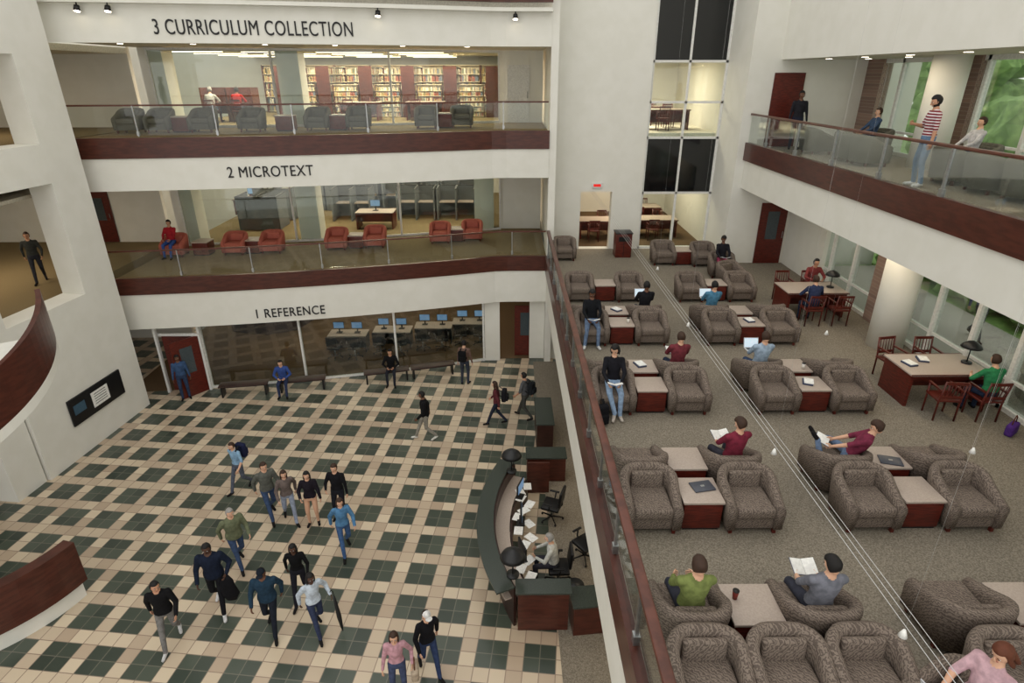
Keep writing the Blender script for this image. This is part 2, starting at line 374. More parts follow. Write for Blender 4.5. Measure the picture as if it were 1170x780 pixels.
AC=armchair_mesh(FAB,'armchair'); ACP=armchair_mesh(FABP,'armchair_salmon'); ACG=armchair_mesh(FABG,'armchair_green')
def chair(x,y,z,face,me=AC,nm='armchair'): return inst(me,nm,(x,y,z),math.radians(face-90))
b=MB(); b.bb(-.27,.27,-.27,.27,0,.04,DARKM).bb(-.29,.29,-.29,.29,.04,.49,WOODR,.006).bb(-.31,.31,-.31,.31,.49,.53,LAM,.008); STB=b.mesh('side_table')
def stab(x,y,z,nm='side_table'): return inst(STB,nm,(x,y,z))
def table_mesh(L,W):
    b=MB(); b.bb(-L/2,L/2,-W/2,W/2,.71,.75,LAM,.008).bb(-L/2,L/2,-W/2,-W/2+.03,.71,.752,WOODR).bb(-L/2,L/2,W/2-.03,W/2,.71,.752,WOODR)
    for s in (-1,1): b.bb(s*(L/2-.06)-.03,s*(L/2-.06)+.03,-W/2+.06,W/2-.06,0,.71,WOODR)
    b.bb(-L/2+.1,L/2-.1,-.02,.02,.25,.71,WOODR).bb(-L/2+.1,L/2-.1,-W/2+.08,-W/2+.1,.6,.71,WOODR).bb(-L/2+.1,L/2-.1,W/2-.1,W/2-.08,.6,.71,WOODR)
    return b.mesh('study_table')
STT=table_mesh(1.7,1.05)
def wchair_mesh():
    b=MB(); b.box((0,0,.45),(.46,.44,.05),WOODR,0,.015)
    for x in (-.2,.2):
        b.cyl((x,.19,0),(x,.19,.66),.02,WOODR,n=8); b.loft([(x,-.2,0),(x,-.2,.45),(x,-.27,.9)],[.02]*3,[.02]*3,WOODR,8)
        b.box((x,0,.67),(.045,.46,.03),WOODR)
    for z in (.55,.87): b.box((0,-.22-(z-.45)*.12,z),(.4,.025,.06),WOODR)
    for i in range(5): b.loft([(-.14+.07*i,-.235,.56),(-.14+.07*i,-.27,.86)],[.012]*2,[.008]*2,WOODR,6)
    return b.mesh('wooden_chair')
WCH=wchair_mesh()
def lamp_mesh():
    b=MB(); b.cyl((0,0,0),(0,0,.03),.1,DARKM,n=20).cyl((0,0,.03),(0,0,.4),.013,DARKM,n=8)
    b.loft([(0,0,.36),(0,0,.42),(0,0,.48),(0,0,.51)],[.2,.17,.09,.02],[.2,.17,.09,.02],DARKM,24); b.ell((0,0,.37),(.04,.04,.04),LITE); return b.mesh('desk_lamp')
LMP=lamp_mesh()
def ochair_mesh():
    b=MB()
    for i in range(5):
        a=i*2*math.pi/5; b.loft([(0,0,.11),(.3*math.cos(a),.3*math.sin(a),.07)],[.025,.018],[.02,.015],BLACK,8,(0,0,1)); b.ell((.3*math.cos(a),.3*math.sin(a),.035),(.03,.03,.034),BLACK,8,6)
    b.cyl((0,0,.1),(0,0,.42),.03,STEEL,n=10); b.box((0,0,.47),(.5,.48,.09),BLACK,0,.035)
    b.loft([(0,-.2,.44),(0,-.28,.55),(0,-.27,.7)],[.03]*3,[.015]*3,BLACK,8); b.box((0,-.26,.8),(.44,.07,.46),BLACK,0,.03,rx=.1)
    for s in (-1,1): b.loft([(s*.24,0,.45),(s*.29,0,.5),(s*.29,-.02,.66)],[.02]*3,[.02]*3,BLACK,8,(0,1,0)); b.box((s*.29,.02,.68),(.06,.26,.03),BLACK,0,.01)
    return b.mesh('office_chair')
OCH=ochair_mesh()
def monitor_mesh(screen=SCR):
    b=MB(); b.box((0,0,.01),(.24,.18,.02),BLACK,0,.005).box((0,-.03,.12),(.05,.03,.22),BLACK).box((0,0,.33),(.46,.04,.3),BLACK,0,.008).box((0,.022,.335),(.42,.004,.26),screen)
    return b.mesh('computer_monitor')
MON=monitor_mesh()
def laptop_mesh():
    b=MB(); b.box((0,0,.01),(.33,.23,.018),mat('laptop_shell',(200,202,205),.35),0,.004).box((0,.01,.0195),(.28,.11,.002),DARKM)
    b.box((0,.15,.11),(.33,.012,.22),MC['laptop_shell'],0,.004,rx=-.35).box((0,.143,.11),(.3,.003,.19),mat('laptop_screen',(205,222,236),.4,emit=.5),rx=-.35); return b.mesh('laptop')
LAP=laptop_mesh()
def book_mesh():
    b=MB(); 
    for s in (-1,1): b.box((s*.075,0,.012),(.15,.21,.012),PAPER,0,.003,ry=-s*.25).box((s*.077,0,.004),(.158,.22,.003),mat('book_cover',(60,70,110),.5),ry=-s*.25)
    return b.mesh('open_book')
BOOK=book_mesh()
LX=2.93; RX=6.25
def cluster(xc,yc,B=(1,1,1),A=(1,1,1)):
    for i,d in enumerate((-.76,0,.76)):
        if B[i]:
            if i==1: stab(xc+d,yc-.42,4.363)
            else: chair(xc+d,yc-.46,4.363,-90)
        if A[i]:
            if i==1: stab(xc+d,yc+.42,4.363)
            else: chair(xc+d,yc+.46,4.363,90)
cluster(LX,4.85,(0,0,0)); 
for x in (2.15,3.02,3.89): chair(x,4.36,4.363,-90)
cluster(RX,4.85,(0,1,1)); chair(5.42,4.3,4.363,-90)
for yc in (7.85,11.3,14.7): cluster(LX,yc); cluster(RX,yc)
cluster(LX+.05,17.9,(1,1,1),(0,0,0)); cluster(RX+.12,17.9,(1,1,1),(0,0,0)); chair(7.3,18.6,4.363,-60)
chair(2.15,21.9,4.363,-90); chair(5.7,21.3,4.363,-90); stab(6.42,21.3,4.363); chair(7.1,21.1,4.363,-90); chair(7.35,19.75,4.363,-95)
chair(4.55,3.95,4.363,-165)
# things lying on the tables
b=MB(); b.box((0,0,.012),(.34,.24,.024),mat('laptop_lid',(70,74,84),.3),0,.006).box((0,0,.0245),(.06,.04,.002),STEEL); CLP=b.mesh('closed_laptop')
inst(CLP,'closed_laptop',(3.0,7.5,4.894),.2); inst(CLP,'closed_laptop',(6.3,8.15,4.894),-.3)
def cup(c):
    b=MB(); b.cyl((0,0,0),(0,0,.12),.028,cloth0(c),r1=.038,n=16).cyl((0,0,.12),(0,0,.132),.04,BLACK,n=16); return b.mesh('paper_cup')
def cloth0(c): return mat('cup_%d'%c[0],c,.5)
CUP=cup((120,40,30)); CUP2=cup((236,232,224))
inst(CUP,'paper_cup',(2.75,5.35,4.894)); inst(CUP2,'paper_cup',(6.4,11.55,4.894)); inst(CUP2,'paper_cup',(3.1,14.2,4.894))
b=MB(); b.box((0,0,.015),(.2,.27,.03),mat('notebook_cover',(60,66,90),.6),0,.004).box((.02,.01,.036),(.18,.24,.012),PAPER); NBK=b.mesh('notebook')
for x,y,r in ((2.9,11.75,.3),(6.2,10.9,-.4),(6.25,14.3,.2),(2.95,15.1,.6),(8.5,11.3,.2),(8.9,11.5,-.3)): inst(NBK,'notebook',(x,y,4.894 if x<8 else 5.116),r)
b=MB(); b.bb(-.3,.3,-.28,.28,0,.9,WOODR,.01).bb(-.32,.32,-.3,.3,.9,.94,DARKM,.005).bb(-.2,.2,-.285,-.27,.62,.8,BLACK).bb(-.01,.01,-.285,-.28,.05,.6,BLACK); b.obj('book_return_bin',(4.4,22.3,4.363))
inst(STT,'study_table',(9.1,11.3,4.363)); inst(STT,'study_table',(8.75,16.3,4.363))
for x,y,f in ((8.75,10.45,85),(9.5,12.15,-90),(8.7,12.15,-80),(8.4,15.4,90),(9.15,15.4,90),(8.4,17.2,-90),(9.2,17.2,-90),(9.55,10.4,90)): inst(WCH,'wooden_chair',(x,y,4.363),math.radians(f-90))
inst(LMP,'desk_lamp',(9.75,11.35,5.115)); inst(LMP,'desk_lamp',(9.3,16.3,5.115))
for x,y,f in ((9.6,19.4,0),(9.75,17.6,0),(9.75,16.7,0),(10.9,14.4,180),(10.0,12.6,0),(10.05,11.6,0),(10.1,10.6,0),(10.1,9.6,0),(10.9,18.6,180),(10.05,13.75,0)): chair(x,y,8.463,f,ACG)
for x in (-12.7,-10.5,-9.15,-6.75,-5.3,-2.75,-1.45): chair(x,ey(x,3.2),4.363,-88,ACP)
for x in (-11.7,-9.83,-6.02,-2.1): stab(x,ey(x,3.25),4.363)
for x in (-13.0,-12.0,-10.6,-9.0,-6.8,-5.4,-3.0,-1.7): chair(x,ey(x,2.8),8.863,-88,ACG)
for x in (-11.3,-7.9,-6.1,-2.35): stab(x,ey(x,2.85),8.863)
BM=[mat('books_%d'%i,c,.7) for i,c in enumerate([(200,184,156),(150,90,74),(104,112,124),(222,214,196),(130,134,108),(180,158,110)])]
SHM=mat('shelf_metal',(206,192,164),.6)
def shelf(L=1.8,H=2.3,W=.3,nm='bookshelf',end=WOODD):
    b=MB(); b.bb(-L/2-.04,-L/2,-W,W,0,H,end).bb(L/2,L/2+.04,-W,W,0,H,end).bb(-L/2,L/2,-.01,.01,0,H,SHM).bb(-L/2,L/2,-.29,.29,H-.03,H,SHM)
    for k in range(6):
        z=.08+k*.36; b.bb(-L/2,L/2,-.28,.28,z-.03,z,SHM)
        for s in (-1,1):
            x=-L/2+.02
            while x<L/2-.1:
                w=random.uniform(.03,.09); h=random.uniform(.2,.3)
                if random.random()>.12: b.bb(x,x+w,min(s*.04,s*.24),max(s*.04,s*.24),z,z+h,random.choice(BM))
                x+=w+.004
    return b.mesh(nm)
SH=shelf(); SH4=shelf(3.2,2.2,.3,end=WOODB)
for i in range(6): inst(SH4,'bookshelf',(-10.4+i*1.95,31.8,8.863),math.pi/2)
for i in range(7): inst(SH,'bookshelf',(-11.8+i*1.9,34.6,8.863))
for i in range(5): inst(SH,'bookshelf',(-9.42+i*1.95,30.4+.0,8.863),0,.62)
b=MB(); b.bb(-.5,.5,-.35,.35,.72,.76,WOODD).bb(-.53,-.5,-.4,.4,0,1.35,WOODD).bb(.5,.53,-.4,.4,0,1.35,WOODD).bb(-.5,.5,.33,.36,.3,1.35,WOODD); CRL=b.mesh('study_carrel')
for x,y in ((-12.3,27.6),(-11.2,27.6)): inst(CRL,'study_carrel',(x,y,8.863)); inst(WCH,'wooden_chair',(x,y-.65,8.863))
for x,y in ((-6.4,28.3),(-3.6,28.7)): inst(STT,'study_table',(x,y,8.863)); inst(WCH,'wooden_chair',(x-.3,y-.85,8.863)); inst(WCH,'wooden_chair',(x+.4,y+.85,8.863),math.pi)
for z in (4.353,8.703):
    for x,y in ((3.9,25.4),(6.4,25.6),(6.3,28.2)): inst(STT,'study_table',(x,y,z)); inst(WCH,'wooden_chair',(x-.3,y-.8,z)); inst(WCH,'wooden_chair',(x+.3,y+.8,z),math.pi)
b=MB(); 
for x0,x1,y0,y1 in ((-.9,.9,.6,.66),(-.9,-.84,-.6,.66),(.84,.9,-.6,.66),(-.03,.03,-.6,.66)): b.bb(x0,x1,y0,y1,.02,1.45,CUB).bb(x0-.005,x1+.005,y0-.005,y1+.005,1.45,1.48,DARKM)
b.bb(-.84,.84,.0,.6,.72,.75,LAM); CBC=b.mesh('study_cubicle')
for x,y in ((-11.0,27.2),(-11.0,29.2),(-7.3,28.8),(-7.3,30.8),(-5.3,30.8),(-4.3,29),(-2.4,29),(-2.4,31),(-4.3,31),(-9.2,31.4)): inst(CBC,'study_cubicle',(x,y,4.363),math.pi if x<-8 else 0)
for x,y in ((-10.6,33),(-12.6,30.2),(-12.6,32.2),(-5.9,27.1)): inst(STT,'study_table',(x,y,4.363)); inst(MON,'computer_monitor',(x,y,5.12),math.pi)
b=MB(); b.bb(-.8,.8,-.38,.38,.71,.75,LAM).bb(-.78,-.74,-.36,.36,.014,.71,DARKM).bb(.74,.78,-.36,.36,.014,.71,DARKM).bb(-.78,.78,.3,.33,.2,.71,DARKM); CDK=b.mesh('computer_desk')
for i,x in enumerate((-6.7,-4.9,-3.2,-1.6)):
    y=ey(x,3.0); inst(CDK,'computer_desk',(x,y,0.015),math.pi)
    for d in (-.38,.38): inst(MON,'computer_monitor',(x+d,y+.05,.767),math.pi)
    for d in (-.4,.42): inst(OCH,'office_chair',(x+d,y-.85,.015),random.uniform(-.5,.5))
b=MB(); b.strip([(-12.5,25.2),(-10.8,24.8),(-9.6,25.4),(-9.2,26.8)],.015,1.1,.6,WOODK).strip([(-12.5,25.17),(-10.8,24.77),(-9.57,25.4),(-9.17,26.8)],1.1,1.14,.66,LAM); b.obj('reference_counter')
b=MB(); b.box((0,0,.43),(1.7,.42,.05),WOODK,0,.012)
for x in (-.75,.75): b.bb(x-.03,x+.03,-.18,.18,0,.41,BLACK)
b.bb(-.72,.72,-.02,.02,.3,.36,BLACK); BEN=b.mesh('bench')
for x in (-9.6,-7.6,-4.6,-2.9): inst(BEN,'bench',(x,ey(x,-.35),0),math.atan2(ey(x+.5)-ey(x-.5),1))
def door(nm,x,y,z,rz,w=.92,h=2.1,lite=True,m=WOODR):
    b=MB(); b.bb(0,w,-.022,.022,.01,h,m)
    if lite: b.bb(w*.28,w*.72,-.025,.025,.9,h-.3,mat('door_lite',(70,80,84),.1)); b.bb(w*.25,w*.28,-.03,.03,.87,h-.27,m).bb(w*.72,w*.75,-.03,.03,.87,h-.27,m)
    b.cyl((w-.08,-.07,.95),(w-.08,-.07,1.2),.012,STEEL,n=8); b.obj(nm,(x,y,z),rz)
door('door_1',-12.35,19.72,.0,.12,1.0,2.2); door('door_2',-11.1,19.75,.0,math.radians(232),1.0,2.2)
door('door_3',9.05,21.26,4.363,0,.95,2.2); door('door_4',8.75,21.26,8.463,0,1.0,2.3,False); door('door_5',-17,24.55,4.36,0); door('door_6',.05,26.75,8.87,0,.9,2.2,False,WHITEP); door('door_7',.3,22.6,.02,.0,.85,2.2,True)
b=MB(); b.bb(-12.5,-12.42,19.5,19.62,0,2.62,WHITEP).bb(-12.5,-11,19.66,19.72,2.2,2.3,WHITEP).bb(-11.06,-10.98,19.7,19.8,0,2.62,WHITEP); b.obj('trim_door_frame')
nrm=Vector((dr.y,-dr.x)); q0=A0+dr*1.25+nrm*.01; q1=A0+dr*3.4+nrm*.01; cm=(q0+q1)/2; ang=math.atan2(dr.y,dr.x)
b=MB(); b.box((0,0,0),(2.2,.06,.85),BLACK,0,.01).box((.1,-.035,0),(.7,.006,.5),PAPER).box((-.75,-.035,.05),(.45,.006,.3),mat('display_blue',(60,90,110),.4)); 
for k in range(5): b.box((.1,-.04,.17-.08*k),(.5,.003,.018),DARKM)
b.obj('notice_display',(cm.x+nrm.x*.03,cm.y+nrm.y*.03,1.45),ang)
me=MB().bb(-.2,.2,-.06,0,-.1,.1,WHITEP,.01).bb(-.14,.14,-.066,-.06,-.05,.05,mat('exit_red',(200,30,25),.5,emit=.8)); me.obj('exit_sign',(3.45,23.29,6.85))
for x in (-12.0,-11.2,.3,-3.9):
    y=ey(x,-.2); b=MB(); b.cyl((0,0,0),(0,0,-.08),.02,BLACK,n=8).cyl((0,0,-.08),(0,-.05,-.22),.07,BLACK,r1=.09,n=16).cyl((0,-.05,-.221),(0,-.052,-.228),.08,LITE,n=16); b.obj('spotlight',(x,y,12.55))
# service desk
def arcp(c,r,a0,a1,n): return [(c[0]+r*math.cos(math.radians(a0+(a1-a0)*i/n)),c[1]+r*math.sin(math.radians(a0+(a1-a0)*i/n))) for i in range(n+1)]
DC=(4.7,11.3)
P=arcp(DC,5.0,205,154,18)
b=MB(); b.strip(P,.0,1.06,.06,WOODK,1)
b.strip(arcp(DC,5.04,205,154,18),1.06,1.1,.40,GRANITE,1); b.strip(arcp(DC,4.66,204,155,18),.70,.74,.55,LAM,1); b.strip(arcp(DC,4.6,204,155,18),.05,.7,.04,WOODK,1)
b.bb(.2,1.25,9.05,9.1,0.012,1.06,WOODB).bb(.15,1.3,9.0,9.4,1.06,1.1,GRANITE).bb(.55,1.15,13.6,13.66,0,1.0,WOODB); b.obj('service_desk')
b=MB(); b.bb(0,1.1,0,.5,0,.78,WOODB).bb(-.03,1.13,-.03,.53,.78,.82,GRANITE); CAB=b.mesh('storage_counter'); inst(CAB,'storage_counter',(.55,14.1,.013)); inst(CAB,'storage_counter',(1.35,8.9,.013),.1)
b=MB(); b.bb(0,.5,0,1.6,0,.95,WOODK).bb(-.03,.53,-.03,1.63,.95,1.0,GRANITE); b.obj('filing_counter',(.9,15.6,.013))
inst(LMP,'desk_lamp',(.1,9.5,1.1),0,1.35); inst(LMP,'desk_lamp',(.1,13.1,1.1),0,1.35)
for y,f in ((10.3,-70),(11.5,-90),(12.5,-110)): inst(MON,'computer_monitor',(.32,y,.745),math.radians(f))
b=MB()
for i in range(14):
    y=9.8+i*.24; x=random.uniform(.2,.6); b.box((x,y,.748+.002*(i%3)),(.21,.28,.004),PAPER,random.uniform(-1,1))
b.obj('paper_sheets')
for x,y,r in ((1.15,12.5,1.2),(1.85,11.1,2.2),(1.15,10.35,1.57)): inst(OCH,'office_chair',(x,y,.013),r)
b=MB(); b.cyl((0,0,0),(0,0,.6),.16,DARKM,r1=.2,n=20); b.obj('waste_bin',(1.45,9.7,.013))
SCN=(-12.3,10.8)
P=arcp(SCN,2.7,-14,-85,16); b=MB(); b.strip(P,0,.45,.2,WALL,1); b.strip(arcp(SCN,2.74,-13,-85,16),.45,1.5,.28,WOODB,1); b.obj('stair_parapet')
P=arcp(SCN,2.7,38,-60,26); zb=[5.4-1.6*i/26 for i in range(27)]
b=MB(); b.strip(P,zb,[z+1.05 for z in zb],.1,WOODB,-1); b.strip(P,[z-.22 for z in zb],zb,1.3,WALL,-1); b.obj('stair_parapet')
# exterior
MB().bb(13.6,90,-30,90,-.3,0.2,GRASS).bb(10.5,60,-10,21.2,4.0,4.3,GRASS).bb(13.6,60,21.2,70,4.0,4.3,GRASS).obj('lawn')
MB().bb(10.5,13.5,-5,21,4.301,4.34,CONC).obj('patio')
def blob(b,c,r,m,seed):
    rr=random.Random(seed); bm=bmesh.new(); bmesh.ops.create_icosphere(bm,subdivisions=3,radius=1)
    ph=[rr.uniform(0,6) for _ in range(6)]
    vs=[]
    for v in bm.verts:
        d=1+.13*math.sin(5*v.co.x+ph[0])+.12*math.sin(6*v.co.y+ph[1])+.1*math.sin(7*v.co.z+ph[2])+rr.uniform(-.09,.09); vs.append((c[0]+v.co.x*r*d,c[1]+v.co.y*r*d,c[2]+v.co.z*r*.85*d))
    fs=[tuple(v.index for v in f.verts) for f in bm.faces]; bm.free(); b.add(vs,fs,m)
for i,(x,y,h) in enumerate(((22,24,7),(27,18,8),(20,13,6.5),(30,30,9),(24,34,8),(34,22,9),(26,8,7))):
    b=MB(); b.loft([(0,0,0),(.1,0,h*.4),(0,.1,h*.7)],[.25,.2,.12],[.25,.2,.12],BARK,10)
    for k in range(7): blob(b,(random.uniform(-1.6,1.6),random.uniform(-1.6,1.6),h*random.uniform(.5,.95)),random.uniform(1.2,2),LEAF,i*9+k)
    b.obj('tree',(x,y,4.3))
b=MB()
for k in range(14): blob(b,(14.6+random.uniform(-.3,.3),2+k*1.45,4.8),.75,LEAF,100+k)
b.obj('hedge')
b=MB(); b.cyl((0,0,0),(0,0,.55),.95,CONC,n=32).cyl((0,0,.55),(0,0,.6),1.02,CONC,n=32); blob(b,(0,0,.8),.6,LEAF,77); b.obj('stone_planter',(11.9,10.9,4.34))
b=MB()
for x,z in ((3.22,6.62),(3.3,6.6),(3.36,6.6)): b.cyl((x,-.4,z),(x,23.29,z),.003,CABLE,n=6)
b.obj('suspension_cables')
for x,y in ((4.0,4.3),(4.0,7.5),(4.1,12.5),(4.4,16.8),(7.0,7.5),(7.0,12.0),(7.0,4.6)):
    MB().cyl((0,0,0),(0,0,.09),.045,PAPER,r1=.012,n=14).cyl((0,0,.09),(0,0,9.5),.0009,CABLE,n=5).obj('hanging_pendant',(x,y,5.5))
# ---------------------------------------------------------------- people
def skinm(i): return mat('skin_%d'%i,[(214,170,142),(196,148,118),(110,74,54),(84,56,42)][i],.55,[(206,160,132),(186,138,110),(100,66,48),(76,50,38)][i],8)
def cloth(c):
    if not isinstance(c,tuple): return c
    return mat('cloth_%d_%d_%d'%c,c,.9,tuple(int(x*.86) for x in c),14,spec=.15)
HAIR={k:mat('hair_'+k,v,.7) for k,v in dict(black=(18,15,14),brown=(58,38,26),gray=(150,148,144),blond=(150,116,72),red=(96,50,30)).items()}
EYEW=mat('eye_white',(230,228,224),.3); LIP={i:mat('lips_%d'%i,[(176,104,94),(160,94,82),(92,52,44),(74,42,36)][i],.5) for i in range(4)}
def headgrid(off):
    n=32;k=24; vs=[];fs=[]
    for i in range(k+1):
        t=math.pi*i/k
        for j in range(n):
            a=2*math.pi*j/n; x=math.sin(t)*math.cos(a); y=math.sin(t)*math.sin(a); z=math.cos(t)
            rx,ry,rz=.076,.096,.117; X=x*rx;Y=y*ry;Z=z*rz
            if Z<0:
                q=min(1,-Z/.117); X*=1-.22*q**1.3
                if y>0: Y=Y*(1-.10*q)+.012*q
                else: Y*=1-.42*min(1,q*1.6)
            if y>.5: Y=Y-.006*(y-.5)*2
            v=Vector((X,Y,Z)); o=off(v) if callable(off) else off
            v=v+Vector((x,y,z))*o; vs.append(tuple(v))
    for i in range(k):
        for j in range(n): fs.append((i*n+j,(i+1)*n+j,(i+1)*n+(j+1)%n,i*n+(j+1)%n))
    return vs,fs
def hoff(kind):
    def f(v):
        x,y,z=v
        if kind=='short': s=max(z-.058-.15*max(0,y-.03), min(.02-y,z+.068))
        elif kind=='long': s=max(z-.062-.1*max(0,y-.03), .036-y if z>-.1 else -.1)
        elif kind=='cap': s=z-.035
        elif kind=='under': s=min(.0-y,z+.07)
        elif kind=='beard': s=min(-.035-z,y+.02); s=min(s,max(abs(x)-.024,abs(z+.056)-.011))
        w=.002*math.sin(90*x+60*y)*math.cos(70*z)
        top=.015 if kind!='beard' else .006
        return max(-.008,min(top,s*1.3))+ (w if s>.01 and kind in('short','long') else 0)
    return f
def add_head(b,M,sk,hair,style):
    S=skinm(sk); vs,fs=headgrid(0); b.add(vs,fs,S,M,True)
    b.loft([(0,.092,.018),(0,.1,.0),(0,.112,-.022),(0,.098,-.034)],[.006,.009,.015,.012],[.006,.012,.014,.006],S,8,(1,0,0),True,M)
    for s in (-1,1):
        b.ell((s*.031,.081,.006),(.014,.009,.008),EYEW,8,6,M); b.ell((s*.031,.0875,.006),(.006,.004,.006),BLACK,8,6,M)
        b.ell((s*.031,.089,.024),(.018,.004,.004),HAIR[hair],8,4,M); b.ell((s*.078,-.004,-.004),(.009,.02,.032),S,8,6,M)
    b.ell((0,.093,-.056),(.025,.006,.007),LIP[sk],8,4,M)
    if style=='bald': return
    H=HAIR[hair]
    if style.startswith('cap'):
        c=cloth((225,225,222)) if style=='capw' else cloth((28,34,44))
        b.add(*headgrid(hoff('cap')),c,M,True); b.ell((0,.12,.045),(.07,.06,.008),c,14,6,M)
        b.add(*headgrid(hoff('under')),H,M,True)
        if style=='capw': b.loft([(0,-.07,.02),(0,-.09,-.08),(0,-.1,-.2)],[.06,.06,.03],[.03,.035,.02],H,10,(1,0,0),True,M)
        return
    b.add(*headgrid(hoff('long' if style=='long' else 'short')),H,M,True)
    if style=='long':
        b.loft([(0,-.035,.05),(0,-.05,0),(0,-.065,-.1),(0,-.08,-.18),(0,-.085,-.25),(0,-.08,-.28)],[.07,.088,.092,.088,.06,.03],[.04,.052,.045,.038,.025,.01],H,16,(1,0,0),True,M)
        for s in (-1,1): b.loft([(s*.066,.012,.055),(s*.079,.014,.0),(s*.082,.008,-.07),(s*.08,-.005,-.13),(s*.078,-.01,-.19)],[.008,.013,.016,.015,.005],[.016,.024,.028,.026,.01],H,10,(1,0,0),True,M)
    if style=='beard': b.add(*headgrid(hoff('beard')),H,M,True)
def add_hand(b,W,dirv,thumb,side,S,curl=28,sc=1.0):
    y=dirv.normalized(); t=(thumb-y*thumb.dot(y)).normalized(); z=t.cross(y)
    if side<0: z=-z
    M=Matrix(((t.x,y.x,z.x,W.x),(t.y,y.y,z.y,W.y),(t.z,y.z,z.z,W.z),(0,0,0,1)))@Matrix.Scale(sc,4)
    b.loft([(0,-.03,0),(0,0,0),(0,.03,0),(0,.065,0),(0,.09,0)],[.022,.025,.036,.041,.036],[.02,.018,.016,.014,.01],S,10,(1,0,0),True,M)
    for i,(x,L) in enumerate(((.031,.068),(.011,.078),(-.01,.073),(-.03,.056))):
        p=Vector((x,.082,0)); a=0; P=[p.copy()]; R=[.0095]
        for k,f in enumerate((.45,.32,.25)):
            a+=math.radians(curl*(1 if k else .7)); p=p+Vector((x*.05,math.cos(a),math.sin(a)))*L*f; P.append(p.copy()); R.append(.0088-.0012*k)
        b.loft(P,R,R,S,6,(1,0,0),True,M)
    P=[Vector((.026,.02,0)),Vector((.05,.045,.008)),Vector((.058,.075,.016)),Vector((.056,.095,.024))]
    b.loft(P,[.013,.011,.009,.006],[.013,.011,.009,.006],S,6,(0,0,1),True,M)
def ik(a,t,l1,l2,hint):
    d=t-a; L=min(d.length,(l1+l2)*.999); u=d.normalized(); x=(l1*l1-l2*l2+L*L)/(2*L); h=math.sqrt(max(0,l1*l1-x*x))
    n=(hint-u*hint.dot(u)); n=n.normalized() if n.length>1e-4 else Vector((0,1,0))
    return a+u*x+n*h, a+u*L
V=Vector
POSES=dict(
 stand=dict(pz=.93,lean=0,ar=(.11,.02,.09),al=(-.11,-.02,.09),wr=(.27,.08,.86),wl=(-.27,.05,.86)),
 walk=dict(pz=.90,lean=.06,ar=(.09,.32,.10),al=(-.09,-.30,.17),wr=(.26,-.12,.88),wl=(-.26,.24,.92)),
 walk2=dict(pz=.90,lean=.06,al=(-.09,.32,.10),ar=(.09,-.30,.17),wl=(-.26,-.12,.88),wr=(.26,.24,.92)),
 sit=dict(pz=.565,lean=-.16,ar=(.13,.47,.09),al=(-.13,.52,.09),wr=(.13,.32,.70),wl=(-.13,.32,.70)),
 desk=dict(pz=.58,lean=.15,ar=(.13,.42,.09),al=(-.13,.40,.09),wr=(.16,.42,.80),wl=(-.16,.40,.80)),
)
